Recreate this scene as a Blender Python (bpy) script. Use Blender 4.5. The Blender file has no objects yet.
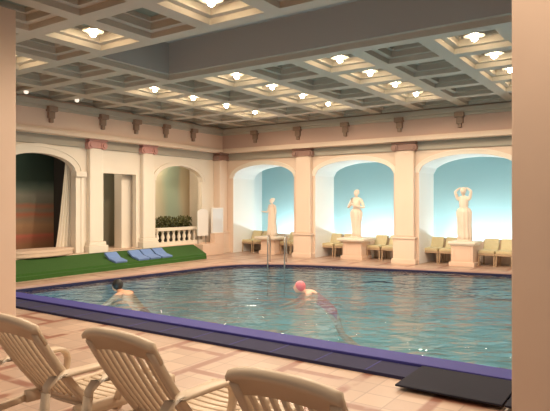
import bpy, bmesh, math, random
from mathutils import Vector, Matrix
random.seed(7)
C = bpy.context.scene.collection
PI = math.pi

# ------------------------------------------------------------------ helpers
def lnk(o, parent=None):
    C.objects.link(o)
    if parent is not None:
        o.parent = parent
    return o

def obj(name, bm, mats, parent=None, smooth=False, loc=None, rotz=0.0):
    me = bpy.data.meshes.new(name)
    bmesh.ops.recalc_face_normals(bm, faces=bm.faces[:])
    bm.to_mesh(me); bm.free()
    for m in (mats if isinstance(mats, (list, tuple)) else [mats]):
        me.materials.append(m)
    if smooth:
        for p in me.polygons: p.use_smooth = True
    o = bpy.data.objects.new(name, me)
    if loc is not None: o.location = loc
    o.rotation_euler = (0, 0, rotz)
    return lnk(o, parent)

def tag(o, label, cat, group=None, kind=None):
    o['label'] = label; o['category'] = cat
    if group: o['group'] = group
    if kind: o['kind'] = kind
    return o

def struct(o):
    o['kind'] = 'structure'; return o

def thing(name, label, cat, loc=(0, 0, 0), rotz=0.0, group=None):
    o = bpy.data.objects.new(name, None)
    o.empty_display_size = 0.1
    o.location = loc; o.rotation_euler = (0, 0, rotz)
    lnk(o); return tag(o, label, cat, group)

def dup(root, loc, rotz, label, group=None):
    r = root.copy(); C.objects.link(r)
    r.location = loc; r.rotation_euler = (0, 0, rotz); r['label'] = label
    if group: r['group'] = group
    for ch in list(root.children):
        c = ch.copy(); C.objects.link(c); c.parent = r
        for g in list(ch.children):
            d = g.copy(); C.objects.link(d); d.parent = c
    return r

def box(bm, x0, x1, y0, y1, z0, z1, bev=0.0, mi=0):
    vs = [bm.verts.new((x, y, z)) for x in (x0, x1) for y in (y0, y1) for z in (z0, z1)]
    fs = []
    for q in ((0,1,3,2),(4,6,7,5),(0,4,5,1),(2,3,7,6),(0,2,6,4),(1,5,7,3)):
        f = bm.faces.new([vs[i] for i in q]); f.material_index = mi; fs.append(f)
    if bev > 0:
        es = list({e for f in fs for e in f.edges})
        bmesh.ops.bevel(bm, geom=es, offset=bev, segments=2, profile=0.7, affect='EDGES')
    return vs

def sweep(bm, pts, w, h, up=(0, 0, 1), n=4, closed=False, round_=False):
    """flat bar (rect or round section) along a polyline; w across, h along 'up'-ish"""
    pts = [Vector(p) for p in pts]; up = Vector(up); rings = []
    N = len(pts)
    for i, p in enumerate(pts):
        if closed: t = pts[(i+1) % N]-pts[i-1]
        else: t = pts[min(i+1, N-1)]-pts[max(i-1, 0)]
        t.normalize()
        s = t.cross(up)
        if s.length < 1e-4: s = t.cross(Vector((1, 0, 0)))
        s.normalize(); nn = s.cross(t).normalized()
        ww = w[i] if isinstance(w, (list, tuple)) else w
        hh = h[i] if isinstance(h, (list, tuple)) else h
        ring = []
        if round_:
            for k in range(n):
                a = 2*PI*k/n
                ring.append(bm.verts.new(p+s*math.cos(a)*ww/2+nn*math.sin(a)*hh/2))
        else:
            c = 0.28
            for a, b in ((-1,-1+c),(-1+c,-1),(1-c,-1),(1,-1+c),(1,1-c),(1-c,1),(-1+c,1),(-1,1-c)):
                ring.append(bm.verts.new(p+s*a*ww/2+nn*b*hh/2))
        rings.append(ring)
    M = len(rings[0])
    rng = range(N) if closed else range(N-1)
    for i in rng:
        a, b = rings[i], rings[(i+1) % N]
        for k in range(M):
            bm.faces.new((a[k], a[(k+1) % M], b[(k+1) % M], b[k]))
    if not closed:
        bm.faces.new(rings[0][::-1]); bm.faces.new(rings[-1])

def tube(bm, pts, r, n=10, closed=False):
    r2 = [2*x for x in r] if isinstance(r, (list, tuple)) else 2*r
    sweep(bm, pts, r2, r2, n=n, round_=True, closed=closed)

def lathe(bm, prof, n=24, cx=0, cy=0, flute=0.0, nf=0, sx=1.0, sy=1.0):
    rings = []
    for r, z in prof:
        ring = []
        for k in range(n):
            a = 2*PI*k/n
            rr = r*(1+flute*math.cos(nf*a)) if nf else r
            ring.append(bm.verts.new((cx+rr*sx*math.cos(a), cy+rr*sy*math.sin(a), z)))
        rings.append(ring)
    for a, b in zip(rings, rings[1:]):
        for k in range(n):
            bm.faces.new((a[k], a[(k+1) % n], b[(k+1) % n], b[k]))
    bm.faces.new(rings[0][::-1]); bm.faces.new(rings[-1])

def ball(bm, c, r, sx=1, sy=1, sz=1, seg=16, rings=10):
    m = Matrix.Translation(c) @ Matrix.Diagonal((sx, sy, sz, 1))
    bmesh.ops.create_uvsphere(bm, u_segments=seg, v_segments=rings, radius=r, matrix=m)

def skin_bm(nodes, edges, root, sub=2):
    """nodes {name:(co,r)} -> bmesh of a skinned, subdivided body"""
    names = list(nodes); idx = {n: i for i, n in enumerate(names)}
    me = bpy.data.meshes.new('tmp')
    me.from_pydata([nodes[n][0] for n in names], [(idx[a], idx[b]) for a, b in edges], [])
    o = bpy.data.objects.new('tmp', me); C.objects.link(o)
    m = o.modifiers.new('skin', 'SKIN')
    for n in names:
        sv = me.skin_vertices[0].data[idx[n]]
        r = nodes[n][1]
        sv.radius = r if isinstance(r, tuple) else (r, r)
        sv.use_root = (n == root)
    s = o.modifiers.new('sub', 'SUBSURF'); s.levels = sub; s.render_levels = sub
    dg = bpy.context.evaluated_depsgraph_get(); dg.update()
    ev = bpy.data.meshes.new_from_object(o.evaluated_get(dg))
    bm = bmesh.new(); bm.from_mesh(ev)
    bpy.data.objects.remove(o); bpy.data.meshes.remove(me); bpy.data.meshes.remove(ev)
    return bm

# ------------------------------------------------------------------ materials
def mat(name, col, rough=0.6, metal=0.0, noise=None, bump=0.0, bscale=20.0, emit=None, estr=0.0):
    m = bpy.data.materials.new(name); m.use_nodes = True
    nt = m.node_tree; b = nt.nodes['Principled BSDF']
    b.inputs['Base Color'].default_value = (*col, 1); b.inputs['Roughness'].default_value = rough
    b.inputs['Metallic'].default_value = metal
    tc = nt.nodes.new('ShaderNodeTexCoord')
    if noise:
        sc, col2 = noise
        n = nt.nodes.new('ShaderNodeTexNoise'); n.inputs['Scale'].default_value = sc
        n.inputs['Detail'].default_value = 4
        mx = nt.nodes.new('ShaderNodeMix'); mx.data_type = 'RGBA'
        mx.inputs[6].default_value = (*col, 1); mx.inputs[7].default_value = (*col2, 1)
        nt.links.new(tc.outputs['Object'], n.inputs['Vector'])
        nt.links.new(n.outputs['Fac'], mx.inputs[0]); nt.links.new(mx.outputs[2], b.inputs['Base Color'])
    if bump:
        n2 = nt.nodes.new('ShaderNodeTexNoise'); n2.inputs['Scale'].default_value = bscale
        bp = nt.nodes.new('ShaderNodeBump'); bp.inputs['Strength'].default_value = bump
        nt.links.new(tc.outputs['Object'], n2.inputs['Vector'])
        nt.links.new(n2.outputs['Fac'], bp.inputs['Height']); nt.links.new(bp.outputs['Normal'], b.inputs['Normal'])
    if emit:
        b.inputs['Emission Color'].default_value = (*emit, 1); b.inputs['Emission Strength'].default_value = estr
    return m

M = {}
M['cream'] = mat('cream_plaster', (.86, .78, .68), .7, noise=(1.5, (.82, .73, .62)))
M['peach'] = mat('peach_plaster', (.80, .64, .52), .7, noise=(1.5, (.76, .59, .47)))
M['frieze'] = mat('frieze_pink', (.62, .42, .34), .7, noise=(1.2, (.58, .39, .32)))
M['frieze_lit'] = mat('frieze_lit_peach', (.84, .62, .50), .7, noise=(1.2, (.78, .56, .45)))  # left-wall frieze: stronger lamplight there is put into this lighter colour
M['greyband'] = mat('grey_band', (.40, .36, .30), .7)
M['bracket'] = mat('bracket_bronze', (.34, .22, .16), .6)
M['capital'] = mat('capital_rose', (.58, .30, .27), .6, noise=(9, (.48, .24, .21)))
M['capitaldark'] = mat('capital_brown', (.34, .20, .16), .6, noise=(9, (.28, .16, .13)))
M['rib'] = mat('coffer_rib', (.55, .48, .40), .6, noise=(2, (.50, .44, .36)))
M['panel'] = mat('coffer_panel', (.24, .26, .21), .6, noise=(2, (.21, .23, .18)))
M['tray'] = mat('tray_panel', (.44, .41, .38), .8)
M['pillar'] = mat('pillar_render', (.80, .62, .50), .7, noise=(3, (.76, .58, .465)))
M['white'] = mat('cool_white', (.90, .90, .88), .6)
M['blue'] = mat('blue_wall', (.43, .66, .71), .8)
M['marble'] = mat('statue_marble', (.88, .74, .62), .5, noise=(6, (.82, .67, .55)))
M['plinth'] = mat('plinth_stone', (.80, .60, .47), .6, noise=(4, (.74, .54, .42)))
M['plastic'] = mat('lounger_plastic', (.72, .57, .42), .38)
M['seatcloth'] = mat('chair_cushion', (.66, .55, .33), .8, noise=(14, (.58, .48, .28)))
M['chairframe'] = mat('chair_frame', (.46, .32, .20), .5)
M['bluepad'] = mat('blue_pad', (.16, .27, .56), .6, noise=(8, (.13, .22, .48)))
M['board'] = mat('board_white', (.86, .83, .80), .5)
M['board2'] = mat('board_pale', (.74, .76, .80), .35)
M['steel'] = mat('steel', (.50, .49, .47), .3, 1.0)
M['lip'] = mat('pool_lip_tile', (.042, .040, .25), .75)
M['navy'] = mat('navy_tile', (.020, .019, .066), .9)
M['mat'] = mat('rubber_mat', (.018, .018, .032), 1.0, bump=.2, bscale=60)
M['basin'] = mat('basin_tile', (.37, .56, .61), .5, noise=(1.2, (.44, .58, .60)))
M['skin'] = mat('skin', (.70, .38, .24), .45)
M['skin2'] = mat('skin_pale', (.85, .50, .38), .45)
M['hair'] = mat('black_hair', (.012, .010, .009), .5)
M['cap'] = mat('pink_cap', (.78, .22, .26), .4)
M['suit'] = mat('pink_suit', (.75, .15, .26), .5)
M['curtain'] = mat('curtain_cloth', (.86, .78, .66), .9)
M['dark'] = mat('dark_interior', (.05, .045, .04), .9)
M['leaf'] = mat('leaf', (.10, .12, .035), .7, noise=(12, (.16, .15, .06)))
M['lampring'] = mat('lamp_ring', (.55, .48, .40), .35, .3)
M['bulb'] = mat('bulb_lit', (1, .9, .7), .4, emit=(1, .80, .52), estr=110)
M['bulbdim'] = mat('bulb_faint', (.7, .68, .62), .3, emit=(1, .85, .7), estr=1.0)
M['tube'] = mat('cove_tube', (1, 1, 1), .4, emit=(.84, .97, 1.0), estr=92)

# turf
def turf_mat():
    m = mat('turf', (.022, .075, .010), 1.0, noise=(30, (.038, .115, .016)), bump=.6, bscale=90); return m
M['turf'] = turf_mat()

def deck_mat():
    m = bpy.data.materials.new('deck_tiles'); m.use_nodes = True
    nt = m.node_tree; b = nt.nodes['Principled BSDF']; L = nt.links.new
    tc = nt.nodes.new('ShaderNodeTexCoord')
    mp = nt.nodes.new('ShaderNodeMapping'); mp.inputs['Rotation'].default_value = (0, 0, 0)
    L(tc.outputs['Object'], mp.inputs['Vector'])
    def brick(scale, mortar, off, c1, c2, cm, bw=.5, rh=.25, smooth=.1):
        t = nt.nodes.new('ShaderNodeTexBrick'); t.offset = off
        t.inputs['Color1'].default_value = (*c1, 1); t.inputs['Color2'].default_value = (*c2, 1)
        t.inputs['Mortar'].default_value = (*cm, 1); t.inputs['Scale'].default_value = scale
        t.inputs['Mortar Size'].default_value = mortar; t.inputs['Mortar Smooth'].default_value = smooth
        t.inputs['Brick Width'].default_value = bw; t.inputs['Row Height'].default_value = rh
        L(mp.outputs['Vector'], t.inputs['Vector']); return t
    # beige marble tiles laid in 1.1 m bays framed by red-brown bands
    t1 = brick(1.0, .008, 0, (.56, .40, .305), (.44, .30, .23), (.38, .26, .20), .28, .28)
    t2 = brick(1.0, .075, .5, (0, 0, 0), (0, 0, 0), (1, 1, 1), 1.25, .82, .6)
    nz = nt.nodes.new('ShaderNodeTexNoise'); nz.inputs['Scale'].default_value = 2.2; nz.inputs['Detail'].default_value = 3
    L(mp.outputs['Vector'], nz.inputs['Vector'])
    mul = nt.nodes.new('ShaderNodeMath'); mul.operation = 'MULTIPLY'
    r = nt.nodes.new('ShaderNodeMapRange'); r.inputs[1].default_value = .34; r.inputs[2].default_value = .48
    L(nz.outputs['Fac'], r.inputs[0])
    L(t2.outputs['Color'], mul.inputs[0]); L(r.outputs[0], mul.inputs[1])
    mx = nt.nodes.new('ShaderNodeMix'); mx.data_type = 'RGBA'; mx.inputs[7].default_value = (.29, .125, .085, 1)
    L(mul.outputs[0], mx.inputs[0]); L(t1.outputs['Color'], mx.inputs[6]); L(mx.outputs[2], b.inputs['Base Color'])
    b.inputs['Roughness'].default_value = .33
    return m
M['deck'] = deck_mat()

def water_mat():
    m = bpy.data.materials.new('pool_water'); m.use_nodes = True
    nt = m.node_tree; L = nt.links.new
    for n in list(nt.nodes): nt.nodes.remove(n)
    out = nt.nodes.new('ShaderNodeOutputMaterial')
    tr = nt.nodes.new('ShaderNodeBsdfTransparent'); tr.inputs[0].default_value = (.54, .72, .76, 1)
    gl = nt.nodes.new('ShaderNodeBsdfGlossy'); gl.inputs['Roughness'].default_value = .02
    fr = nt.nodes.new('ShaderNodeFresnel'); fr.inputs['IOR'].default_value = 1.7
    mx = nt.nodes.new('ShaderNodeMixShader')
    tc = nt.nodes.new('ShaderNodeTexCoord')
    mp = nt.nodes.new('ShaderNodeMapping'); mp.vector_type = 'TEXTURE'; mp.inputs['Rotation'].default_value = (0, 0, .6); mp.inputs['Scale'].default_value = (1.0, 1.9, 1)
    L(tc.outputs['Object'], mp.inputs['Vector'])
    n1 = nt.nodes.new('ShaderNodeTexNoise'); n1.inputs['Scale'].default_value = 4.2; n1.inputs['Detail'].default_value = 2.0; n1.inputs['Distortion'].default_value = .6
    n2 = nt.nodes.new('ShaderNodeTexNoise'); n2.inputs['Scale'].default_value = 1.1; n2.inputs['Detail'].default_value = 1
    L(mp.outputs['Vector'], n1.inputs['Vector']); L(mp.outputs['Vector'], n2.inputs['Vector'])
    ad = nt.nodes.new('ShaderNodeMath'); ad.operation = 'ADD'
    L(n1.outputs['Fac'], ad.inputs[0]); L(n2.outputs['Fac'], ad.inputs[1])
    bp = nt.nodes.new('ShaderNodeBump'); bp.inputs['Strength'].default_value = 1.0; bp.inputs['Distance'].default_value = .052
    L(ad.outputs[0], bp.inputs['Height'])
    L(bp.outputs['Normal'], gl.inputs['Normal']); L(bp.outputs['Normal'], fr.inputs['Normal'])
    L(fr.outputs[0], mx.inputs[0]); L(tr.outputs[0], mx.inputs[1]); L(gl.outputs[0], mx.inputs[2])
    L(mx.outputs[0], out.inputs[0])
    return m
M['water'] = water_mat()

def banded_mat(name, axis, stops, span, wob=.05, scale=(1, 1, 1), nscale=4):
    """horizontal (or other axis) colour bands with a slightly ragged edge"""
    m = bpy.data.materials.new(name); m.use_nodes = True
    nt = m.node_tree; b = nt.nodes['Principled BSDF']; L = nt.links.new
    tc = nt.nodes.new('ShaderNodeTexCoord'); sp = nt.nodes.new('ShaderNodeSeparateXYZ')
    L(tc.outputs['Object'], sp.inputs[0])
    mp = nt.nodes.new('ShaderNodeMapping'); mp.inputs['Scale'].default_value = scale
    L(tc.outputs['Object'], mp.inputs['Vector'])
    nz = nt.nodes.new('ShaderNodeTexNoise'); nz.inputs['Scale'].default_value = nscale; L(mp.outputs['Vector'], nz.inputs['Vector'])
    ma = nt.nodes.new('ShaderNodeMath'); ma.operation = 'MULTIPLY_ADD'; ma.inputs[1].default_value = wob*2; ma.inputs[2].default_value = -wob
    L(nz.outputs['Fac'], ma.inputs[0])
    mr = nt.nodes.new('ShaderNodeMapRange'); mr.inputs[1].default_value = span[0]; mr.inputs[2].default_value = span[1]
    L(sp.outputs[axis], mr.inputs[0])
    ad = nt.nodes.new('ShaderNodeMath'); ad.operation = 'ADD'; L(mr.outputs[0], ad.inputs[0]); L(ma.outputs[0], ad.inputs[1])
    cr = nt.nodes.new('ShaderNodeValToRGB'); L(ad.outputs[0], cr.inputs[0])
    e = cr.color_ramp.elements
    e[0].position = stops[0][0]; e[0].color = (*stops[0][1], 1)
    e[1].position = stops[-1][0]; e[1].color = (*stops[-1][1], 1)
    for p, c in stops[1:-1]:
        k = e.new(p); k.color = (*c, 1)
    L(cr.outputs[0], b.inputs['Base Color']); b.inputs['Roughness'].default_value = .8
    return m
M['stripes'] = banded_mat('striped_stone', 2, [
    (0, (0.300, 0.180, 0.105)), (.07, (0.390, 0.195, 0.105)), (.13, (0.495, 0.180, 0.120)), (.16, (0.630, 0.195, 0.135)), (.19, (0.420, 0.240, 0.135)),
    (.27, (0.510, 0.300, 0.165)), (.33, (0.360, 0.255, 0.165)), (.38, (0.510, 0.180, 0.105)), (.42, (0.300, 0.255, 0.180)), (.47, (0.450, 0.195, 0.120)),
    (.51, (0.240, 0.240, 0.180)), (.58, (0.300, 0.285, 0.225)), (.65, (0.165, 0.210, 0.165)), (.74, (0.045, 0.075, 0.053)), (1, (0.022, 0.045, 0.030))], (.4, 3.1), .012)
M['mural'] = banded_mat('painted_drape_mural', 0, [
    (0, (.50, .40, .26)), (.2, (.62, .54, .38)), (.32, (.50, .42, .28)), (.45, (.66, .60, .46)), (.56, (.52, .50, .36)), (.66, (.36, .46, .36)), (.76, (.40, .48, .38)),
    (.84, (.58, .52, .38)), (1, (.44, .34, .22))], (12.2, 15.4), .09, (1, 1, .25), 2.5)

# ------------------------------------------------------------------ constants (x: towards far wall, y: along far wall to the left, z up)
XF, YL = 15.6, 13.0          # far wall face, left wall face
ZC = 4.36                    # ceiling rib plane
ZF0 = 3.56                   # underside of the frieze

# ------------------------------------------------------------------ walls with arches
def arch_z(t, op):
    c, hw, spring, crown = op
    s = (t-c)/hw
    s = max(-1, min(1, s))
    if crown == spring: return spring
    return spring+(crown-spring)*math.sqrt(max(0, 1-s*s*.92))-(crown-spring)*math.sqrt(.08)*.0 if abs(s) < 1 else spring
def wall_arches(name, mats, t0, t1, z0, z1, front, back, ops, axis, sills=None):
    bm = bmesh.new()
    def P(t, d, z): return (t, d, z) if axis == 'x' else (d, t, z)
    def quad(a, b, c, d, mi=0):
        f = bm.faces.new([bm.verts.new(p) for p in (a, b, c, d)]); f.material_index = mi
    cur = t0
    for i, op in enumerate(sorted(ops)):
        c, hw, sp, cr = op
        a, b = c-hw, c+hw
        for d in (front, back):
            quad(P(cur, d, z0), P(a, d, z0), P(a, d, z1), P(cur, d, z1))
        for t in (a, b):
            quad(P(t, front, z0), P(t, back, z0), P(t, back, sp), P(t, front, sp), 1 if len(mats) > 1 else 0)
        N = 28 if cr > sp else 1
        ts = [a+(b-a)*k/N for k in range(N+1)]
        zs = []
        for t in ts:
            s = (t-c)/hw
            zs.append(sp if cr == sp else sp+(cr-sp)*math.sqrt(max(0, 1-s*s)))
        for k in range(N):
            for d in (front, back):
                quad(P(ts[k], d, zs[k]), P(ts[k+1], d, zs[k+1]), P(ts[k+1], d, z1), P(ts[k], d, z1))
            quad(P(ts[k], front, zs[k]), P(ts[k+1], front, zs[k+1]), P(ts[k+1], back, zs[k+1]), P(ts[k], back, zs[k]), 1 if len(mats) > 1 else 0)
        cur = b
    for d in (front, back):
        quad(P(cur, d, z0), P(t1, d, z0), P(t1, d, z1), P(cur, d, z1))
    bmesh.ops.remove_doubles(bm, verts=bm.verts[:], dist=1e-4)
    return struct(obj(name, bm, mats))

def archivolt(parent, name, m, op, face, out, width, axis, z0, legs=True):
    """raised moulding following an arch, standing proud of the wall face"""
    bm = bmesh.new(); c, hw, sp, cr = op
    inner, outer = [], []
    if legs:
        inner.append((c-hw, z0)); outer.append((c-hw-width, z0))
    for k in range(33):
        a = PI-PI*k/32
        inner.append((c+hw*math.cos(a), sp+(cr-sp)*math.sin(a)))
        outer.append((c+(hw+width)*math.cos(a), sp+(cr-sp+width)*math.sin(a)))
    if legs:
        inner.append((c+hw, z0)); outer.append((c+hw+width, z0))
    def P(t, d, z): return (t, d, z) if axis == 'x' else (d, t, z)
    rows = []
    for (ti, zi), (to, zo) in zip(inner, outer):
        mt, mz = ti*.35+to*.65, zi*.35+zo*.65
        rows.append([bm.verts.new(P(*q)) for q in ((ti, face-.002*out, zi), (ti, face+out*.7, zi), (mt, face+out*.7, mz), (mt, face+out, mz), (to, face+out, zo), (to, face-.002*out, zo))])
    for a, b in zip(rows, rows[1:]):
        for k in range(5):
            bm.faces.new((a[k], a[k+1], b[k+1], b[k]))
    bm.faces.new(rows[0]); bm.faces.new(rows[-1][::-1])
    return struct(obj(name, bm, m, parent))

far_ops = [(11.20, 1.27, 2.62, 3.06), (7.79, 1.33, 2.62, 3.07), (4.36, 1.33, 2.62, 3.09), (.95, 1.33, 2.62, 3.08), (-2.45, 1.33, 2.62, 3.08)]
wf = wall_arches('wall_far', [M['peach'], M['white']], -6.0, YL, 0, ZC+.3, XF, 16.85, far_ops, 'y')
for op in far_ops:
    archivolt(wf, 'arch_moulding', M['cream'], op, XF, -.05, .14, 'y', 2.62, legs=False)
left_ops = [(8.40, 1.05, 2.58, 3.02), (10.96, .64, 2.60, 2.60), (13.46, 1.08, 2.46, 2.96)]
wl = wall_arches('wall_left', [M['cream']], 2.0, XF+1.25, 0, ZC+.3, YL, YL+.16, left_ops, 'x')
archivolt(wl, 'arch_moulding', M['cream'], left_ops[0], YL, -.07, .24, 'x', .35)
archivolt(wl, 'arch_moulding', M['cream'], left_ops[2], YL, -.06, .14, 'x', .35, legs=False)
# impost blocks on the piers of the left arch
bm = bmesh.new()
for x in (7.10, 9.44): box(bm, x-.02, x+.32, YL-.12, YL+.1, 2.46, 2.60, .015)
struct(obj('impost', bm, M['cream'], wl))

# frieze, cornice lip, grey band and brackets
def frieze(name, m, axis, a, b, face, sgn, brackets):
    bm = bmesh.new()
    def B(d0, d1, z0, z1, mi=0, bev=0):
        lo, hi = sorted((face+sgn*d0, face+sgn*d1))
        if axis == 'x': box(bm, a, b, lo, hi, z0, z1, bev, mi)
        else: box(bm, lo, hi, a, b, z0, z1, bev, mi)
    B(-.02, .25, ZF0, ZC+.02)
    t = struct(obj(name, bm, m))
    bm = bmesh.new(); B(-.01, .36, ZF0-.06, ZF0+.04, 0, .012); B(.20, .31, ZF0+.04, ZF0+.09, 0, .01)
    struct(obj('cornice_lip', bm, M['peach'], t))
    bm = bmesh.new(); B(.20, .34, ZC-.17, ZC-.03, 0, .012); B(.20, .29, ZC-.25, ZC-.17, 0, .01)
    struct(obj('crown_moulding', bm, M['rib'], t))
    bm = bmesh.new(); B(-.01, .06, ZF0-.30, ZF0-.06)
    struct(obj('architrave_band', bm, M['greyband'], t))
    for p in brackets:
        bm = bmesh.new()
        lo, hi = sorted((face+sgn*.22, face+sgn*.40))
        l2, h2 = sorted((face+sgn*.22, face+sgn*.33))
        for (q0, q1), w, z0, z1 in (((lo, hi), .13, ZC-.30, ZC-.17), ((l2, h2), .09, ZC-.47, ZC-.30), ((l2, h2), .05, ZC-.58, ZC-.47)):
            if axis == 'x': box(bm, p-w, p+w, q0, q1, z0, z1, .02)
            else: box(bm, q0, q1, p-w, p+w, z0, z1, .02)
        struct(obj('bracket', bm, M['bracket'], t))
    return t
frieze('trim_1', M['frieze_lit'], 'x', 2.0, XF, YL, -1, [6.95, 8.55, 10.15, 11.35, 12.55, 13.8])
frieze('trim_2', M['frieze'], 'y', -6.0, YL-.25, XF, -1, [11.3, 9.6, 7.9, 6.17, 4.46, 2.75])

# ------------------------------------------------------------------ alcoves behind the far arches
bm = bmesh.new(); box(bm, 18.5, 18.6, -6, 13.3, 0, 4.4); struct(obj('wall_alcove', bm, M['blue']))
bm = bmesh.new(); box(bm, 16.86, 18.5, -6, 13.3, 4.2, 4.3); struct(obj('ceiling_alcove', bm, M['blue']))
bm = bmesh.new(); box(bm, 16.86, 17.02, -6, 13.3, 0, .64, .01); struct(obj('trim_3', bm, M['peach']))
bm = bmesh.new(); box(bm, 16.86, 18.5, 13.3, 13.4, 0, 4.3); struct(obj('wall_alcove_end', bm, M['white']))
bm = bmesh.new(); box(bm, 16.8, 18.6, -6, 13.4, -.2, 0); struct(obj('floor_alcove', bm, M['white']))
for k, y in enumerate((11.3, 7.9, 4.46, 1.05)):
    t = thing('cove_light', 'fluorescent cove lamp hidden behind the parapet of the %s alcove' % ('first', 'second', 'third', 'fourth')[k], 'lamp', (17.85, y, 0), 0, 'cove lamps behind the parapet')
    bm = bmesh.new(); box(bm, -.06, .06, -1.35, 1.35, 0, .40, .01); obj('housing', bm, M['white'], t)
    bm = bmesh.new(); tube(bm, [(0, -1.3, .425), (0, 1.3, .425)], .025); obj('tube', bm, M['tube'], t)

# ------------------------------------------------------------------ niches behind the left wall
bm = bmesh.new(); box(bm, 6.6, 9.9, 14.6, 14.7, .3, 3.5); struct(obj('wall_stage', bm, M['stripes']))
bm = bmesh.new(); box(bm, 6.5, 6.6, YL+.16, 14.7, .3, 3.5); box(bm, 9.9, 9.99, YL+.16, 14.7, .3, 3.5); box(bm, 6.5, 9.99, YL+.16, 14.7, 3.4, 3.5)
struct(obj('wall_stage_side', bm, M['dark']))
bm = bmesh.new(); box(bm, 10.0, 12.15, 14.3, 14.4, .2, 3.5); box(bm, 10.0, 10.1, YL+.16, 14.4, .2, 3.5); box(bm, 12.06, 12.16, YL+.16, 14.4, .2, 3.5)
box(bm, 10.0, 12.16, YL+.16, 14.4, 2.9, 3.0)
struct(obj('wall_doorway', bm, mat('passage_wall', (.46, .44, .34), .8, noise=(1.2, (.40, .38, .29)))))
bm = bmesh.new(); box(bm, 10.25, 10.95, 14.24, 14.30, .35, 2.35); dr = struct(obj('door_1', bm, mat('door_wood', (.12, .085, .05), .6)))
bm = bmesh.new(); box(bm, 11.30, 11.72, 13.30, 13.62, .40, 2.88); struct(obj('wall_doorway_return', bm, M['cream']))
bm = bmesh.new(); ball(bm, (10.86, 14.21, 1.35), .035); obj('door_handle', bm, M['steel'], dr)
bm = bmesh.new(); box(bm, 12.17, 15.4, 14.3, 14.4, .2, 3.5); struct(obj('wall_mural', bm, M['mural']))
bm = bmesh.new(); box(bm, 12.17, 12.25, YL+.16, 14.3, .2, 3.5); box(bm, 15.32, 15.4, YL+.16, 14.3, .2, 3.5); box(bm, 12.17, 15.4, YL+.16, 14.3, 3.3, 3.4)
struct(obj('wall_mural_side', bm, M['cream']))
bm = bmesh.new(); box(bm, 6.5, 15.4, YL-.2, 14.6, .05, .40); struct(obj('floor_terrace', bm, M['plinth']))

# ------------------------------------------------------------------ pool, deck
def smooth_loop(pts, n=8):
    out = []
    for i in range(len(pts)-1):
        p0 = Vector(pts[max(i-1, 0)]); p1 = Vector(pts[i]); p2 = Vector(pts[i+1]); p3 = Vector(pts[min(i+2, len(pts)-1)])
        for k in range(n):
            t = k/n
            out.append(tuple(.5*((2*p1)+(p2-p0)*t+(2*p0-5*p1+4*p2-p3)*t*t+(3*p1-p0-3*p2+p3)*t**3)))
    out.append(pts[-1]); return out
XN = 6.03
farc = smooth_loop([(12.0, 10.25), (12.9, 9.75), (13.75, 8.2), (14.2, 6.0), (14.6, 4.0), (14.85, 2.0), (15.0, -4.8)], 6)
loop = [(XN, -4.8), (XN, 10.9)]+[(XN+(12.0-XN)*k/5, 10.9-.65*k/5) for k in range(1, 5)]+farc
loop = loop[::1]
def fill(name, loops, z, m):
    bm = bmesh.new(); es = []
    for lp in loops:
        vs = [bm.verts.new((x, y, z)) for x, y in lp]
        es += [bm.edges.new((vs[i], vs[(i+1) % len(vs)])) for i in range(len(vs))]
    bmesh.ops.triangle_fill(bm, edges=es, use_beauty=True)
    for f in bm.faces:
        if f.normal.z < 0: f.normal_flip()
    me = bpy.data.meshes.new(name); bm.to_mesh(me); bm.free(); me.materials.append(m)
    o = bpy.data.objects.new(name, me); return lnk(o)
struct(fill('floor', [[(-6, -6.5), (XF+1.3, -6.5), (XF+1.3, YL+.3), (-6, YL+.3)], loop], 0.0, M['deck']))
bm = bmesh.new()
lo = [bm.verts.new((x, y, -1.25)) for x, y in loop]; up = [bm.verts.new((x, y, 0)) for x, y in loop]
for i in range(len(loop)):
    j = (i+1) % len(loop); bm.faces.new((lo[i], lo[j], up[j], up[i]))
bm.faces.new(lo)
struct(obj('floor_pool_basin', bm, M['basin']))
w = fill('pool_water', [loop], -.05, M['water']); tag(w, 'rippling turquoise water filling the swimming pool', 'water', kind='stuff')
for k, (y, nm) in enumerate(((1.0, 'right-hand'), (4.5, 'middle'), (8.5, 'left-hand'))):  # unseen fill lamps added under the near edge to brighten the water
    t = thing('pool_fill_lamp', 'added underwater fill lamp in the near pool wall, %s one' % nm, 'lamp', (XN+.06, y, -.6), 0, 'added underwater fill lamps')
    bm = bmesh.new(); bmesh.ops.create_cone(bm, cap_ends=True, segments=24, radius1=.13, radius2=.13, depth=.08, matrix=Matrix.Rotation(PI/2, 4, 'Y')); obj('lamp_ring', bm, M['lampring'], t)
    bm = bmesh.new(); bmesh.ops.create_cone(bm, cap_ends=True, segments=24, radius1=.10, radius2=.10, depth=.02, matrix=Matrix.Translation((.05, 0, 0)) @ Matrix.Rotation(PI/2, 4, 'Y')); obj('lens', bm, M['bulbdim'], t)
    ld = bpy.data.lights.new('pool_fill_light', 'POINT'); ld.energy = 55; ld.color = (.75, .92, 1); ld.shadow_soft_size = .1
    q = bpy.data.objects.new('pool_fill_light', ld); C.objects.link(q); q.parent = t; q.location = (.25, 0, 0)
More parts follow.
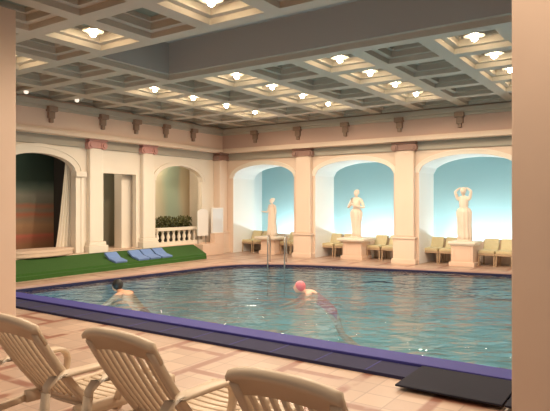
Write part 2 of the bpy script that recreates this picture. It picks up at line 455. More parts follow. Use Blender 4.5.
# coping on the far and left edges
bm = bmesh.new()
cop = loop[1:]
n2 = []
for i, p in enumerate(cop):
    a = Vector(cop[max(i-1, 0)]); b = Vector(cop[min(i+1, len(cop)-1)]); t = (b-a).normalized(); n2.append(Vector((-t.y, t.x)))
prof = [(-.03, -.09), (-.03, .025), (.20, .025), (.20, -.01)]
rows = [[bm.verts.new((p[0]+n.x*d, p[1]+n.y*d, z)) for d, z in prof] for p, n in zip(cop, n2)]
for a, b in zip(rows, rows[1:]):
    for k in range(3): bm.faces.new((a[k], a[k+1], b[k+1], b[k]))
struct(obj('trim_4', bm, mat('coping_pink', (.55, .34, .27), .4, noise=(3, (.48, .29, .23)))))
bm = bmesh.new(); rows = [[bm.verts.new((p[0]-n.x*.034, p[1]-n.y*.034, z)) for z in (-.14, -.012)] for p, n in zip(cop, n2)]
for a, b in zip(rows, rows[1:]): bm.faces.new((a[0], a[1], b[1], b[0]))
struct(obj('trim_6', bm, M['navy']))
# blue tiled near edge
bm = bmesh.new(); box(bm, 5.30, 5.72, -4.9, 11.25, -.02, .035, .006); bd = struct(obj('trim_5', bm, M['navy']))
bm = bmesh.new(); box(bm, 5.72, XN+.03, -4.9, 11.25, -.12, .065, .015); struct(obj('pool_lip', bm, M['lip'], bd))
bm = bmesh.new()
for y in [k*.6-4.7 for k in range(27)]: box(bm, 5.305, 5.715, y, y+.012, .03, .037)
struct(obj('tile_joint', bm, M['lip'], bd))
def pool_mat(x0, x1, y0, y1, label):
    t = thing('rubber_mat', label, 'mat', ((x0+x1)/2, (y0+y1)/2, .037), 0, 'rubber mats on the near pool edge')
    bm = bmesh.new(); box(bm, -(x1-x0)/2, (x1-x0)/2, -(y1-y0)/2, (y1-y0)/2, 0, .018, .005); obj('mat_pad', bm, M['mat'], t)
pool_mat(4.98, 5.71, 1.10, 2.05, 'charcoal rubber mat on the blue pool edge, its far left corner showing free')
pool_mat(4.98, 5.71, .12, 1.08, 'charcoal rubber mat on the blue pool edge, beside the right foreground pillar')

# ------------------------------------------------------------------ turf bank
bm = bmesh.new()
prof = [(11.74, 0.0), (11.76, .09), (11.84, .10), (11.86, .15), (12.9, .40), (12.99, .40)]
xa = 2.0
ends = [13.35, 13.37, 13.45, 13.47, 13.93, 13.96]
r0 = [bm.verts.new((xa, y, z)) for y, z in prof]; r1 = [bm.verts.new((e, y, z)) for e, (y, z) in zip(ends, prof)]
for k in range(len(prof)-1): bm.faces.new((r0[k], r1[k], r1[k+1], r0[k+1]))
base = [bm.verts.new((e, y, 0)) for e, (y, z) in zip(ends, prof)]
for k in range(len(prof)-1): bm.faces.new((r1[k], base[k], base[k+1], r1[k+1]))
tf = obj('turf', bm, M['turf']); tag(tf, 'sloping bank of bright green artificial turf below the arched wall', 'turf', kind='stuff')

# blue pads on the turf
def pad(label, x, y):
    t = thing('lounge_pad', label, 'pad', (x, y, (.152+(y-11.86)*.24)), 0, 'blue lounge pads on the turf')
    t.rotation_euler = (math.atan(.245), 0, .0)
    bm = bmesh.new(); box(bm, -.20, .20, -.20, .10, .0, .06, .02); obj('base_cushion', bm, M['bluepad'], t)
    bm = bmesh.new(); box(bm, -.20, .20, .0, .24, -.03, .03, .02)
    bmesh.ops.transform(bm, verts=bm.verts[:], matrix=Matrix.Translation((0, .09, .035)) @ Matrix.Rotation(.40, 4, 'X')); obj('back_cushion', bm, M['bluepad'], t)
for (x, y), lb in zip(((10.08, 12.06), (10.88, 12.06), (11.32, 12.06), (11.78, 12.06)),
    ('blue lounge pad on the turf, leftmost and apart from the other three', 'blue lounge pad on the turf, second from the left', 'blue lounge pad on the turf, third from the left', 'blue lounge pad on the turf, rightmost of the four')):
    pad(lb, x, y)

# ------------------------------------------------------------------ pilasters
def scroll_cap(bm, w, d, z0, z1):
    """ionic-like block: abacus, echinus and two volutes, local y = out of the wall (negative)"""
    box(bm, -w/2-.08, w/2+.08, -d-.08, 0, z1-.07, z1, .015)
    box(bm, -w/2-.02, w/2+.02, -d-.03, 0, z0, z1-.07, .01)
def volute(bm, s, w, d, z0, z1):
    r = (z1-z0-.07)*.56
    for rr, dd in ((r, .05), (r*.55, .085)):
        bmesh.ops.create_cone(bm, cap_ends=True, segments=18, radius1=rr, radius2=rr, depth=d+dd,
            matrix=Matrix.Translation((s*(w/2-.01), -(d+dd)/2, z0+r*.75)) @ Matrix.Rotation(PI/2, 4, 'X'))
def pilaster(label, loc, rotz, w, d, z0, zb, zs, z1, m, mc, pedestal=False, group=None):
    t = thing('pilaster', label, 'pilaster', loc, rotz, group)
    bm = bmesh.new(); box(bm, -w/2, w/2, -d, 0, zb, zs, .05)
    obj('shaft', bm, m, t)
    bm = bmesh.new()
    if pedestal:
        box(bm, -w/2-.04, w/2+.04, -d-.04, 0, z0, zb-.06, .012); box(bm, -w/2-.07, w/2+.07, -d-.07, 0, zb-.06, zb, .015)
        box(bm, -w/2-.08, w/2+.08, -d-.08, 0, z0, z0+.14, .015)
    else:
        box(bm, -w/2-.09, w/2+.09, -d-.09, 0, z0, z0+.20, .015); box(bm, -w/2-.05, w/2+.05, -d-.05, 0, z0+.20, zb, .025)
    obj('base', bm, m, t)
    bm = bmesh.new(); scroll_cap(bm, w, d, zs, z1); cp = obj('capital', bm, mc, t)
    for s in (-1, 1):
        bm = bmesh.new(); volute(bm, s, w, d, zs, z1); obj('volute', bm, mc, cp)
    return t
GL = 'pilasters of the turf-side wall'
pilaster('cream pilaster with rose scroll capital between the striped niche and the doorway', (10.05, YL, 0), 0, .46,   .16, .38, .68, 3.26, 3.52, M['cream'], M['capital'], group=GL)
pilaster('cream pilaster with rose scroll capital between the doorway and the balustraded arch', (11.97, YL, 0), 0, .46,   .16, .38, .68, 3.26, 3.52, M['cream'], M['capital'], group=GL)
pilaster('pale pilaster with small dark capital filling the far corner of the hall', (15.36, YL, 0), 0, .44, .30, 0, .75, 3.26, 3.52, M['peach'], M['capitaldark'], pedestal=True)
GR = 'pilasters of the blue-lit wall'
for y, lb in ((9.50, 'peach pilaster between the first and second blue-lit arches'), (6.08, 'peach pilaster between the second and third blue-lit arches'), (2.66, 'peach pilaster on the far wall, hidden behind the right foreground pillar')):
    pilaster(lb, (XF, y, 0), -PI/2, .57, .16, 0, .78, 3.26, 3.52, M['peach'], M['capitaldark'], pedestal=True, group=GR)

# foreground pillars
def pillar(label, x0, x1, y0, y1):
    t = thing('pillar', label, 'pillar', ((x0+x1)/2, (y0+y1)/2, 0))
    w, d = (x1-x0)/2, (y1-y0)/2
    bm = bmesh.new(); box(bm, -w, w, -d, d, 0, ZC+.02, .012); obj('shaft', bm, M['pillar'], t)
    bm = bmesh.new(); box(bm, -w-.012, w+.012, -d-.012, d+.012, 0, .12, .006); obj('skirting', bm, M['pillar'], t)
pillar('plain peach pillar close up at the right edge of the view', 4.06, 4.66, .17, .835)
pillar('plain peach pillar at the left edge behind the first lounger', 3.75, 4.35, 7.27, 7.95)

# ------------------------------------------------------------------ coffered ceiling
bm = bmesh.new()
def coffer(x0, x1, y0, y1, rib=.13):
    L_ = [(0, 0), (rib, 0), (rib, .09), (rib+.11, .09), (rib+.11, .20), (rib+.17, .20), (rib+.17, .27)]
    rings = [[bm.verts.new(p) for p in ((x0+i, y0+i, ZC+h), (x1-i, y0+i, ZC+h), (x1-i, y1-i, ZC+h), (x0+i, y1-i, ZC+h))] for i, h in L_]
    for q, (a, b) in enumerate(zip(rings, rings[1:])):
        for k in range(4):
            f = bm.faces.new((a[k], a[(k+1) % 4], b[(k+1) % 4], b[k])); f.material_index = 0
    f = bm.faces.new(rings[-1]); f.material_index = 1
PU, PV = 1.33, 1.23
X0 = 8.73
ycols = [2.5-.615+PV*k for k in range(-6, 10)]     # edges
YT = ycols[0]; 
ys = [y for y in ycols if y < YL-.2]
def ycell(k): return (2.5-.615+PV*k, 2.5-.615+PV*(k+1))
cells_y = [ycell(k) for k in range(-6, 9)]
for a, b in cells_y:
    bb = min(b, YL)
    for i in range(5):
        coffer(X0+PU*i, min(X0+PU*(i+1), XF), a, bb)
    for i in range(4):
        coffer(6.4-PU*(i+1), 6.4-PU*i, a, bb)
YTR = 8.75     # end of the recessed tray
ym = [8.75, 8.75+(YL-.045-8.75)/3, 8.75+2*(YL-.045-8.75)/3, ycell(8)[1]]
for a, b in zip(ym, ym[1:]):
    for i in range(2):
        coffer(6.4+1.165*i, 6.4+1.165*(i+1), a, b)
# leftover strip up to the wall
yend = ycell(8)[1]
ce = obj('ceiling', bm, [M['rib'], M['panel']]); struct(ce)
# recessed plain tray
bm = bmesh.new()
ya = ycell(-6)[0]
R = [((6.4, ya), (X0, YTR), 0), ((6.52, ya+.1), (X0-.12, YTR-.12), 0), ((6.52, ya+.1), (X0-.12, YTR-.12), .10), ((6.62, ya+.2), (X0-.22, YTR-.22), .10), ((6.62, ya+.2), (X0-.22, YTR-.22), .75)]
rings = [[bm.verts.new((x, y, ZC+h)) for x, y in ((p[0], p[1]), (q[0], p[1]), (q[0], q[1]), (p[0], q[1]))] for p, q, h in R]
for j, (a, b) in enumerate(zip(rings, rings[1:])):
    for k in range(4):
        f = bm.faces.new((a[k], a[(k+1) % 4], b[(k+1) % 4], b[k])); f.material_index = 0 if j < 3 else 1
f = bm.faces.new(rings[-1]); f.material_index = 1
struct(obj('ceiling_recess', bm, [M['rib'], M['tray']], ce))

# ------------------------------------------------------------------ ceiling lamps
def lamp_proto(name, label, bulbmat, r=.055):
    t = thing(name, label, 'ceiling lamp', (0, 0, 0), 0, 'lamps in the ceiling coffers')
    bm = bmesh.new(); lathe(bm, [(.035, .02), (.05, .03), (.055, .15), (.05, .155)], 16); obj('stem', bm, M['lampring'], t)
    bm = bmesh.new(); lathe(bm, [(.05, .0), (.165, -.012), (.17, .0), (.15, .02), (.05, .045)], 28); ring = obj('ring', bm, M['lampring'], t)
    bm = bmesh.new(); ball(bm, (0, 0, -.045), r); obj('bulb', bm, bulbmat, ring, True)
    return t
ordn = ['nearest', 'second', 'third', 'fourth', 'fifth', 'sixth']
lamps = []
colname = {2.5: 'right-hand row of lamps by the right pillar', 4.96: 'row of lamps above the third statue side of the pool', 7.42: 'middle row of lamps over the pool', 9.88: 'row of lamps nearest the left end of the recess', 12.2: 'row of lamps along the turf-side wall'}
def lampspots():
    for ky in (0, 2, 4, 6):
        yc = 2.5+PV*ky
        for i in range(4):
            nm = {0: 'row by the right pillar', 2: 'row above the second arch', 4: 'middle row over the pool', 6: 'row by the doorway wall'}[ky]
            yield X0+PU*(i+.5), yc, 1.0 if i < 3 else .5, 'lit globe lamp in the far coffers, %s in the %s' % (ordn[i] if i else 'nearest', nm)
    for ky in (-2, 0, 2, 4, 6):
        yc = 2.5+PV*ky
        nm = {-2: 'out of view to the right', 0: 'just past the top right', 2: 'large, at the top edge of the photo', 4: 'large, at the top left', 6: 'just beyond the left pillar'}[ky]
        yield 6.4-PU*.5, yc, 1.0, 'lit globe lamp in the near coffers, '+nm
        if ky < 6: yield 6.4-PU*2.5, yc, .62, 'lit globe lamp above the foreground loungers, '+{-2: 'far right', 0: 'second from the right', 2: 'third from the right', 4: 'far left'}[ky]
proto = None
for x, y, pw, lb in lampspots():
    if proto is None:
        proto = lamp_proto('ceiling_lamp', lb, M['bulb']); proto.location = (x, y, ZC+.12); o = proto
    else: o = dup(proto, (x, y, ZC+.12), 0, lb)
    ld = bpy.data.lights.new('lamp_light', 'SPOT'); ld.energy = 84*pw; ld.color = (1, .80, .59); ld.shadow_soft_size = .05
    ld.spot_size = math.radians(168); ld.spot_blend = .5
    lo_ = bpy.data.objects.new('lamp_light', ld); C.objects.link(lo_); lo_.location = (0, 0, -.11); lo_.parent = o
pd = lamp_proto('ceiling_lamp', 'unlit globe lamp in the coffer beside the left pillar', M['bulbdim'], .055); pd.location = (7.55, 12.2, ZC+.03)
pd2 = dup(pd, (8.9, 12.15, ZC+.03), 0, 'unlit globe lamp second from the left pillar along the turf-side wall')

# ------------------------------------------------------------------ balustrade and boards
t = thing('balustrade', 'cream stone balustrade with turned balusters under the arch', 'balustrade', (13.45, YL+.02, .40))
bm = bmesh.new(); box(bm, -1.06, 1.06, -.11, .11, .46, .56, .02); obj('top_rail', bm, M['cream'], t)
bm = bmesh.new(); box(bm, -1.06, 1.06, -.12, .12, -.08, .10, .015); obj('bottom_rail', bm, M['cream'], t)
for k in range(9):
    x = -.98+k*.243
    bm = bmesh.new(); lathe(bm, [(.05, .10), (.05, .13), (.03, .16), (.062, .24), (.055, .29), (.028, .37), (.045, .41), (.05, .46)], 14, x, 0)
    obj('baluster', bm, M['cream'], t, True)
bm = bmesh.new(); box(bm, 13.98, 15.05, 12.45, YL-.13, 0, .38, .012); tag(obj('low_plinth', bm, M['plinth']), 'low beige stone plinth at the end of the turf under the notice boards', 'plinth')
t = thing('notice_board', 'white round-topped notice board at the end of the balustrade', 'board', (14.27, 12.72, .29))
bm = bmesh.new()
pts = [(-.26, .36), (.26, .36), (.26, 1.14)]+[(.26*math.cos(PI*k/10), 1.14+.12*math.sin(PI*k/10)) for k in range(1, 10)]+[(-.26, 1.14)]
f0 = [bm.verts.new((x, -.02, z)) for x, z in pts]; f1 = [bm.verts.new((x, .02, z)) for x, z in pts]
bm.faces.new(f0); bm.faces.new(f1[::-1])
for k in range(len(pts)): bm.faces.new((f0[k], f0[(k+1) % len(pts)], f1[(k+1) % len(pts)], f1[k]))
obj('panel', bm, M['board'], t)
for s in (-1, 1):
    bm = bmesh.new(); box(bm, s*.2-.015, s*.2+.015, .02, .05, .09, .8); obj('leg', bm, M['steel'], t)
bm = bmesh.new(); box(bm, 14.60, 15.10, 12.48, 12.68, .38, .72, .012); tag(obj('pedestal', bm, M['plinth']), 'beige block under the pale panel at the far corner', 'pedestal')
t = thing('information_board', 'pale bluish framed panel standing on the beige block at the corner', 'board', (14.86, 12.58, .72))
bm = bmesh.new(); box(bm, -.27, .27, -.02, .02, 0, .85, .008); obj('panel', bm, M['board2'], t)
bm = bmesh.new()
for a in ((-.29, -.26, 0, .87), (.26, .29, 0, .87), (-.26, .26, .83, .87), (-.26, .26, 0, .03)): box(bm, a[0], a[1], -.028, .028, a[2], a[3])
obj('frame', bm, M['board'], t)

# hedge behind the balustrade
for (x, lb) in ((12.80, 'dark green bush behind the left part of the balustrade'), (13.65, 'dark green bush behind the middle of the balustrade'), (14.50, 'dark green bush behind the right part of the balustrade')):
    bm = bmesh.new()
    for k in range(900):
        a = random.uniform(0, 2*PI); r = .40*math.sqrt(random.random()); z = .30+.62*random.random()
        p = Vector((r*math.cos(a)*1.0, r*math.sin(a)*.55, z*(1-.10*(r/.40)**2)))
        d = Vector((random.gauss(0, 1), random.gauss(0, 1), random.gauss(.6, .7))).normalized(); s = d.cross(Vector((0, 0, 1)))
        s = (s if s.length > .01 else Vector((1, 0, 0))).normalized()*.028
        l = d*.10
        bm.faces.new([bm.verts.new(q) for q in (p-l*.5, p+s, p+l*.6, p-s)])
    t = thing('bush', lb, 'bush', (x, 13.85, .40), 0, 'bushes behind the balustrade')
    obj('foliage', bm, M['leaf'], t)
    bm = bmesh.new(); lathe(bm, [(.20, 0), (.25, .05), (.28, .36), (.26, .36)], 18); obj('planter', bm, M['dark'], t)

# fill lamps added out of sight to brighten the niches
for x, y, z, e, lb in ((8.4, 14.0, 3.36, 9, 'striped stage niche'), (10.75, 13.8, 2.88, 5, 'doorway passage'), (13.6, 13.75, 3.28, 22, 'niche with the bushes')):
    t = thing('niche_fill_lamp', 'added ceiling fill lamp inside the '+lb, 'lamp', (x, y, z), 0, 'added fill lamps inside the wall niches')
    bm = bmesh.new(); lathe(bm, [(.08, -.03), (.10, -.02), (.10, 0)], 20); obj('ring', bm, M['lampring'], t)
    bm = bmesh.new(); ball(bm, (0, 0, -.04), .05); obj('bulb', bm, M['bulbdim'], t, True)
    ld = bpy.data.lights.new('niche_fill_light', 'POINT'); ld.energy = e; ld.color = (1, .84, .64); ld.shadow_soft_size = .06
    q = bpy.data.objects.new('niche_fill_light', ld); C.objects.link(q); q.parent = t; q.location = (0, 0, -.16)
# stage curtain and rim
bm = bmesh.new(); rows = []
NX, NZ = 40, 16
for j in range(NZ+1):
    f = j/NZ; z = .42+f*2.55
    xl = 9.07+.34*f**.8; xr = 9.64
    rows.append([bm.verts.new((xl+(xr-xl)*i/NX, 13.32+.05*math.sin(i/NX*2*PI*5)*(1.1-.4*f), z)) for i in range(NX+1)])
for a, b in zip(rows, rows[1:]):
    for i in range(NX): bm.faces.new((a[i], a[i+1], b[i+1], b[i]))
o = obj('curtain', bm, M['curtain'], None, True); tag(o, 'cream curtain gathered at the right side of the striped niche', 'curtain')
sm = o.modifiers.new('th', 'SOLIDIFY'); sm.thickness = .012
bm = bmesh.new(); lathe(bm, [(.95, .40), (.98, .42), (.98, .50), (1.01, .51), (1.01, .57), (.93, .57)], 40, 8.40, 13.05, sx=1.0, sy=.42)
tag(obj('stage_step', bm, M['plinth']), 'low curved beige step at the foot of the striped niche', 'step')

# ------------------------------------------------------------------ statues
def head_bits(bm, c, r, face=(1, 0, 0)):
    """skull, nose, brow, lips, ears; face along +x"""
    c = Vector(c)
    ball(bm, c, r, .98, .82, 1.18)
    ball(bm, c+Vector((r*.92, 0, -r*.12)), r*.18, 1.1, .7, 1.5, 8, 6)
    ball(bm, c+Vector((r*.78, 0, -r*.56)), r*.24, .6, 1.1, .5, 8, 6)
    for s in (-1, 1):
        ball(bm, c+Vector((r*.80, s*r*.32, r*.12)), r*.16, .7, 1.2, .7, 8, 6)
        ball(bm, c+Vector((-r*.05, s*r*.80, -r*.05)), r*.22, .6, .35, 1.1, 8, 6)
def hand(nodes, edges, wrist, name, d, n):
    """palm, four fingers and a thumb continuing from a wrist node"""
    w = Vector(nodes[wrist][0]); d = Vector(d).normalized(); n = Vector(n).normalized(); s = d.cross(n).normalized()
    nodes[name+'p'] = (tuple(w+d*.06), (.035, .022)); edges.append((wrist, name+'p'))
    for k in range(4):
        a = w+d*(.10)+s*(k-1.5)*.018; b = a+d*(.045+.012*(1.5-abs(k-1.5)))+n*.012
        nodes[name+'f%da' % k] = (tuple(a), .010); nodes[name+'f%db' % k] = (tuple(b), .008)
        edges += [(name+'p', name+'f%da' % k), (name+'f%da' % k, name+'f%db' % k)]
    a = w+d*.05+s*.04+n*.01
    nodes[name+'t'] = (tuple(a+d*.02), .010); edges.append((name+'p', name+'t'))
def statue(label, loc, rotz, arms, S=1.0, drape=None, hairbun=True, lean=0.0):
    t = thing('statue', label, 'statue', loc, rotz, 'marble statues in the alcoves')
    N = {'pel': ((0, .02, .80), (.115, .145)), 'bel': ((.01, .005, .93), (.095, .115)), 'che': ((0, 0, 1.10), (.115, .145)), 'sho': ((-.01, 0, 1.24), (.08, .12)),
         'nec': ((0, 0, 1.32), .045), 'hed': ((.015, 0, 1.40), .06),
         'hl': ((0, .09, .74), .095), 'kl': ((.04, .085, .42), .062), 'al': ((0, .09, .07), .04), 'fl': ((.11, .10, .03), .03),
         'hr': ((0, -.09, .74), .095), 'kr': ((.07, -.09, .42), .062), 'ar': ((-.02, -.09, .07), .04), 'fr': ((.09, -.10, .03), .03),
         'sl': ((-.01, .17, 1.23), .058), 'sr': ((-.01, -.17, 1.23), .058)}
    E = [('pel', 'bel'), ('bel', 'che'), ('che', 'sho'), ('sho', 'nec'), ('nec', 'hed'), ('pel', 'hl'), ('hl', 'kl'), ('kl', 'al'), ('al', 'fl'),
         ('pel', 'hr'), ('hr', 'kr'), ('kr', 'ar'), ('ar', 'fr'), ('sho', 'sl'), ('sho', 'sr')]
    for s in 'lr':
        el, wr, d, n = arms[s]
        N['e'+s] = (el, .043); N['w'+s] = (wr, .030); E += [('s'+s, 'e'+s), ('e'+s, 'w'+s)]
        hand(N, E, 'w'+s, 'h'+s, d, n)
    bm = skin_bm(N, E, 'pel', 2)
    head_bits(bm, (.03, 0, 1.45), .092)
    if lean:
        for v in bm.verts: v.co.y += lean*v.co.z
    bmesh.ops.scale(bm, verts=bm.verts[:], vec=(S, S, S))
    obj('body', bm, M['marble'], t, True)
    bm = bmesh.new()
    ball(bm, (-.02, 0, 1.485), .098, .95, .92, .95)
    if hairbun: ball(bm, (-.10, 0, 1.53), .05)
    for v in bm.verts: v.co.y += lean*v.co.z
    bmesh.ops.scale(bm, verts=bm.verts[:], vec=(S, S, S)); obj('hair', bm, M['marble'], t, True)
    if drape:
        bm = bmesh.new(); lathe(bm, drape, 60, 0, 0, .07, 11, .85, 1.0)
        for v in bm.verts: v.co.y += lean*v.co.z
        bmesh.ops.scale(bm, verts=bm.verts[:], vec=(S, S, S)); obj('drapery', bm, M['marble'], t, True)
    bm = bmesh.new(); lathe(bm, [(.20*S, 0), (.21*S, .01), (.21*S, .04), (.19*S, .05)], 24); obj('foot_slab', bm, M['marble'], t)
    return t
def pedestal(label, loc, w, cap, z, panel=True):
    t = thing('pedestal', label, 'pedestal', loc, 0, 'pedestals of the statues')
    bm = bmesh.new(); box(bm, -w, w, -w, w, .10, z-.08, .01); obj('die', bm, M['plinth'], t)
    bm = bmesh.new(); box(bm, -w-.05, w+.05, -w-.05, w+.05, 0, .11, .012); obj('foot', bm, M['plinth'], t)
    bm = bmesh.new(); box(bm, -cap*.9, cap*.9, -cap*.9, cap*.9, z-.11, z-.07, .01); box(bm, -cap, cap, -cap, cap, z-.07, z, .015); obj('cap', bm, M['cream'], t)
    if panel:
        bm = bmesh.new()
        for a in ((-w+.06, w-.06, .16, .19), (-w+.06, w-.06, z-.18, z-.15), (-w+.06, -w+.09, .19, z-.18), (w-.09, w-.06, .19, z-.18)): box(bm, -w-.012, -w+.01, a[0], a[1], a[2], a[3])
        obj('panel_moulding', bm, M['plinth'], t)
P3 = (16.05, 4.53, 0); P2 = (16.05, 7.886, 0); P1 = (16.05, 11.116, 0)
pedestal('square panelled pedestal under the statue with raised arms', P3, .30, .37, .68)
pedestal('squat pedestal with a wide cap under the middle statue', P2, .32, .46, .66)
pedestal('pedestal with a very wide flat cap under the farthest statue', P1, .28, .44, .60, False)
statue('pale marble statue with both arms raised around its head, in the right-hand alcove', (16.05, 4.53, .68), PI+.1,
       {'l': ((.05, .23, 1.46), (-.02, .11, 1.55), (0, -1, -.1), (0, 0, 1)), 'r': ((.05, -.23, 1.44), (-.02, -.11, 1.55), (0, 1, -.1), (0, 0, 1))}, .96,
       [(.20, .03), (.205, .2), (.195, .45), (.205, .7), (.215, .84), (.17, .95), (.10, .98)], True, -.03)
statue('pale marble statue with elbows out and hands at the chest, in the middle alcove', (16.05, 7.886, .66), PI,
       {'l': ((.03, .29, .98), (.17, .10, 1.03), (.3, -1, .2), (-1, 0, 0)), 'r': ((.03, -.29, .98), (.17, -.10, 1.08), (.3, 1, .2), (-1, 0, 0))}, .96,
       [(.15, .03), (.145, .2), (.15, .45), (.19, .68), (.20, .82), (.15, .92), (.08, .95)])
statue('slim draped marble statue with one arm bent, in the farthest alcove', (16.05, 11.116, .60), PI-.2,
       {'l': ((.02, .24, .99), (.06, .22, .76), (.1, 0, -1), (0, -1, 0)), 'r': ((.0, -.25, 1.0), (.16, -.30, 1.0), (1, -.2, .2), (0, 0, 1))}, .84,
       [(.24, .03), (.21, .2), (.18, .5), (.18, .8), (.15, 1.0), (.13, 1.15), (.06, 1.22)], True)

# ------------------------------------------------------------------ chairs in the alcoves
def alcove_chair(label):
    t = thing('chair', label, 'chair', (0, 0, 0), 0, 'yellow cushioned chairs in the alcoves')
    bm = bmesh.new(); box(bm, -.05, .50, -.21, .21, .36, .44, .025); obj('seat_cushion', bm, M['seatcloth'], t)
    bm = bmesh.new(); box(bm, -.04, .04, -.20, .20, 0, .36, .025)
    bmesh.ops.transform(bm, verts=bm.verts[:], matrix=Matrix.Translation((-.05, 0, .40)) @ Matrix.Rotation(-.45, 4, 'Y')); obj('back_cushion', bm, M['seatcloth'], t)
    bm = bmesh.new(); box(bm, -.08, .50, -.225, .225, .30, .36, .012)
    for s in (-1, 1): sweep(bm, [(-.08, s*.215, .33), (-.25, s*.215, .70)], .03, .03)
    sweep(bm, [(-.24, -.22, .69), (-.24, .22, .69)], .03, .03)
    obj('frame', bm, M['chairframe'], t)
    for x in (-.05, .46):
        for s in (-1, 1):
            bm = bmesh.new(); sweep(bm, [(x-.03*(1 if x < 0 else -1), s*.205, 0), (x, s*.195, .31)], .035, .035); obj('leg', bm, M['chairframe'], t)
    return t
pc = None
spots = [(12.22, 'yellow cushioned chair by the left jamb of the farthest alcove'), (11.74, 'yellow cushioned chair just left of the farthest statue'), (10.59, 'yellow cushioned chair just right of the farthest statue'), (10.15, 'yellow cushioned chair by the right jamb of the farthest alcove'),
         (8.95, 'yellow cushioned chair by the left jamb of the middle alcove'), (8.46, 'yellow cushioned chair just left of the middle statue'), (7.33, 'yellow cushioned chair just right of the middle statue'), (6.84, 'yellow cushioned chair by the right jamb of the middle alcove'),
         (5.53, 'yellow cushioned chair by the left jamb of the right-hand alcove'), (5.06, 'yellow cushioned chair just left of the statue with raised arms'), (3.96, 'yellow cushioned chair just right of the statue with raised arms'), (3.50, 'yellow cushioned chair farthest right, beside the foreground pillar')]
for y, lb in spots:
    if pc is None: pc = alcove_chair(lb); pc.location = (16.56, y, 0); pc.rotation_euler = (0, 0, PI)
    else: dup(pc, (16.56, y, 0), PI, lb)

# ------------------------------------------------------------------ pool ladder
t = thing('pool_ladder', 'steel pool ladder with hooped handrails at the far edge below the farthest arch', 'ladder', (13.30, 9.05, 0), math.atan2(.45, .9))
for s in (-1, 1):
    bm = bmesh.new()
    pts = [(.35, s*.24, .03)]+[(.35, s*.24, .55)]+[(.12+.23*math.cos(PI*k/8), s*.24, .60+.22*math.sin(PI*k/8)) for k in range(9)]+[(-.11, s*.24, .3), (-.13, s*.24, -.9)]
    tube(bm, pts, .019); obj('handrail', bm, M['steel'], t, True)
for k in range(3):
    bm = bmesh.new(); box(bm, -.17, -.09, -.23, .23, -.28-.25*k, -.25-.25*k, .008); obj('tread', bm, M['steel'], t)

# ------------------------------------------------------------------ swimmers (heads towards local +x)
def swimmer(label, loc, rotz, skin, hairm, capped, headup, pitch=.12):
    t = thing('person', label, 'person', loc, rotz); t.rotation_euler = (0, -pitch, rotz)
    N = {'pel': ((-.58, 0, -.30), (.13, .10)), 'bel': ((-.40, 0, -.15), (.13, .10)), 'che': ((-.20, 0, -.02), (.15, .105)), 'sho': ((-.06, 0, .01), (.13, .08)),
         'nec': ((.04, 0, .05), .055), 'hed': ((.12, 0, .10+headup), .07),
         'sl': ((-.05, .17, .02), .065), 'el': ((.12, .36, -.20), .045), 'wl': ((.36, .24, -.30), .032),
         'sr': ((-.05, -.17, .02), .065), 'er': ((.12, -.36, -.20), .045), 'wr': ((.36, -.24, -.30), .032),
         'hl': ((-.64, .10, -.37), .09), 'kl': ((-.82, .16, -.72), .06), 'al': ((-1.14, .15, -.92), .04), 'fl': ((-1.25, .15, -.96), .03),
         'hr': ((-.64, -.10, -.37), .09), 'kr': ((-.82, -.16, -.72), .06), 'ar': ((-1.14, -.15, -.92), .04), 'fr': ((-1.25, -.15, -.96), .03)}
    E = [('pel', 'bel'), ('bel', 'che'), ('che', 'sho'), ('sho', 'nec'), ('nec', 'hed'), ('sho', 'sl'), ('sl', 'el'), ('el', 'wl'), ('sho', 'sr'), ('sr', 'er'), ('er', 'wr'),
         ('pel', 'hl'), ('hl', 'kl'), ('kl', 'al'), ('al', 'fl'), ('pel', 'hr'), ('hr', 'kr'), ('kr', 'ar'), ('ar', 'fr')]
    hand(N, E, 'wl', 'L', (1, -.3, -.3), (0, 0, -1)); hand(N, E, 'wr', 'R', (1, .3, -.3), (0, 0, -1))
    bm = skin_bm(N, E, 'pel', 2)
    head_bits(bm, (.15, 0, .15+headup), .10)
    obj('body', bm, skin, t, True)
    bm = bmesh.new(); ball(bm, (.125, 0, .18+headup), .112, 1.0, .92, 1.02)
    obj('swim_cap' if capped else 'hair', bm, hairm, t, True)
    bm = bmesh.new()
    rings = []
    for x, ry, rz, zc in ((-.24, .155, .112, -.05), (-.41, .142, .11, -.15), (-.57, .155, .13, -.28), (-.66, .19, .13, -.36)):
        rings.append([bm.verts.new((x, ry*math.cos(2*PI*k/20)*1.05, zc+rz*math.sin(2*PI*k/20)*1.05)) for k in range(20)])
    if not capped: rings = rings[2:]
    for a, b in zip(rings, rings[1:]):
        for k in range(20): bm.faces.new((a[k], a[(k+1) % 20], b[(k+1) % 20], b[k]))
    obj('swimsuit' if capped else 'swim_trunks', bm, M['suit'] if capped else M['navy'], t, True)
swimmer('person with short black hair and bare shoulders swimming at the left of the pool', (7.55, 8.88, -.08), PI/2+.15, M['skin'], M['hair'], False, .0)
swimmer('person in a pink cap and pink swimsuit swimming in the middle of the pool', (9.74, 5.92, -.09), math.radians(124), M['skin2'], M['cap'], True, -.04)

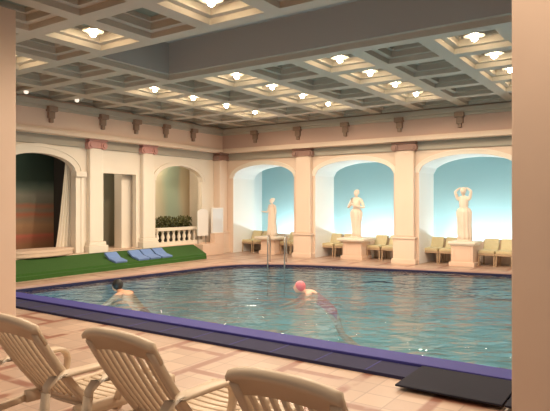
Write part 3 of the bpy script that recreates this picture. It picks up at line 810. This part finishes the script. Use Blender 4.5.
# ------------------------------------------------------------------ foreground loungers (back towards the camera, feet towards the pool: local +x)
def lounger(label):
    t = thing('sun_lounger', label, 'sun lounger', (0, 0, 0), 0, 'plastic loungers in the foreground')
    pl = M['plastic']
    bot = Vector((.46, 0, .36)); top = Vector((.0, 0, 1.015)); ax = (top-bot); Lb = ax.length; ax.normalize()
    nrm = Vector((-ax.z, 0, ax.x))          # out of the back, towards the camera
    def P(s, tt, d=0.0):
        sag = .018*math.sin(PI*min(1, max(0, s/Lb)))
        dish = .02*(tt/.3)**2
        return bot+ax*s+Vector((0, tt, 0))+nrm*(d+sag-dish)
    bm = bmesh.new()
    W = .295
    def ztop(tt):
        q = abs(tt)/W
        return Lb+.012-.075*q**2.4
    # crown: thick curved band with a rounded top edge
    n = 24; rows = []
    for k in range(n+1):
        tt = -W+2*W*k/n
        hi = ztop(tt); lo = Lb-.135-.075*(abs(tt)/W)**2
        rows.append([bm.verts.new(P(a, tt, b)) for a, b in ((lo, -.012), (hi-.03, -.014), (hi-.006, -.02), (hi+.004, .0), (hi-.004, .03), (hi-.03, .034), (hi-.045, .016), (lo, .014))])
    for a, b in zip(rows, rows[1:]):
        for k in range(8): bm.faces.new((a[k], a[(k+1) % 8], b[(k+1) % 8], b[k]))
    bm.faces.new(rows[0]); bm.faces.new(rows[-1][::-1])
    # stiles
    for s in (-1, 1):
        sweep(bm, [P(Lb*(-.03)+(Lb-.09)*k/8, s*(W-.03), .005) for k in range(9)], .055, .045, up=nrm)
    # lower cross bar
    sweep(bm, [P(.03, -W+.03+(2*W-.06)*k/6, 0) for k in range(7)], .07, .035, up=nrm)
    bf = obj('back_frame', bm, pl, t, True)
    bm = bmesh.new()
    for k in range(7):
        tt = -.20+.40*k/6
        sweep(bm, [P(.03+(Lb-.16)*j/8, tt, 0) for j in range(9)], .027, .024, up=nrm)
    obj('back_slats', bm, pl, bf, True)
    # seat and leg rest
    bm = bmesh.new()
    def zs(x): return .36-.02*math.sin((x-.4)/1.0*PI)*(1 if x < 1.4 else 0)-(.05*((x-1.45)/.3)**2 if x > 1.45 else 0)
    for s in (-1, 1):
        sweep(bm, [(.34+.90*k/12, s*.285, zs(.34+.90*k/12)-.02) for k in range(13)], .05, .085)
    sweep(bm, [(1.24, -.3+.6*k/6, zs(1.24)-.02) for k in range(7)], .06, .085)
    sf = obj('seat_frame', bm, pl, t, True)
    bm = bmesh.new()
    for k in range(10):
        x = .46+.077*k
        sweep(bm, [(x, -.28, zs(x)), (x, 0, zs(x)-.008), (x, .28, zs(x))], .060, .024)
    obj('seat_slats', bm, pl, sf, True)
    # arms: looped, front end turning down into the seat rail
    for s in (-1, 1):
        bm = bmesh.new(); y = s*.325
        path = [(.10, y, .50), (.105, y, .585), (.15, y, .625), (.25, y, .635), (.45, y, .628), (.62, y, .620)]+[(.62+.10*math.sin(a), y, .52+.10*math.cos(a)) for a in (PI*.15, PI*.3, PI*.45, PI*.6)]+[(.70, y, .43), (.66, y, .35)]
        wd = [.05, .06, .075, .095, .10, .10, .09, .075, .065, .055, .05, .05]
        sweep(bm, path, wd, .032, up=(1, 0, .3)); obj('armrest', bm, pl, t, True)
    for s in (-1, 1):
        bm = bmesh.new(); sweep(bm, [(.02, s*.345, 0), (.06, s*.335, .25), (.10, s*.325, .55)], [.05, .055, .06], [.06, .05, .04], up=(1, 0, 0)); 
        sweep(bm, [(.055, s*.33, .30), (.36, s*.30, .33)], .035, .05)
        obj('leg', bm, pl, t, True)
        bm = bmesh.new(); sweep(bm, [(1.20, s*.31, 0), (1.15, s*.29, .33)], [.055, .06], [.06, .07], up=(1, 0, 0)); obj('leg', bm, pl, t, True)
    return t
l1 = lounger('cream plastic slatted lounger at the far left, cut off by the photo edge'); l1.location = (2.015, 3.525, 0)
dup(l1, (2.12, 2.595, 0), 0, 'cream plastic slatted lounger in the middle of the three, its back fully in view')
dup(l1, (1.98, 1.36, 0), 0, 'cream plastic lounger nearest the camera, only the top of its back in view')

# ------------------------------------------------------------------ world, camera, view
sc = bpy.context.scene
wd = bpy.data.worlds.new('world'); sc.world = wd; wd.use_nodes = True
bg = wd.node_tree.nodes['Background']; bg.inputs[0].default_value = (1.0, .82, .66, 1); bg.inputs[1].default_value = .30
cd = bpy.data.cameras.new('camera'); cam = bpy.data.objects.new('camera', cd); C.objects.link(cam)
cd.sensor_width = 36; cd.lens = 36*563/550; cd.shift_y = -2.5/550
cam.location = (0, 0, 1.75); cam.rotation_euler = (PI/2, 0, math.radians(34.4-90))
cd.clip_start = .05
sc.camera = cam
vs = sc.view_settings; vs.view_transform = 'Standard'; vs.look = 'None'; vs.gamma = 1; vs.use_curve_mapping = False; vs.exposure = 0.0
sc.cycles.use_denoising = True
sc.cycles.max_bounces = 8
sc.cycles.transparent_max_bounces = 8
sc.cycles.sample_clamp_indirect = 4
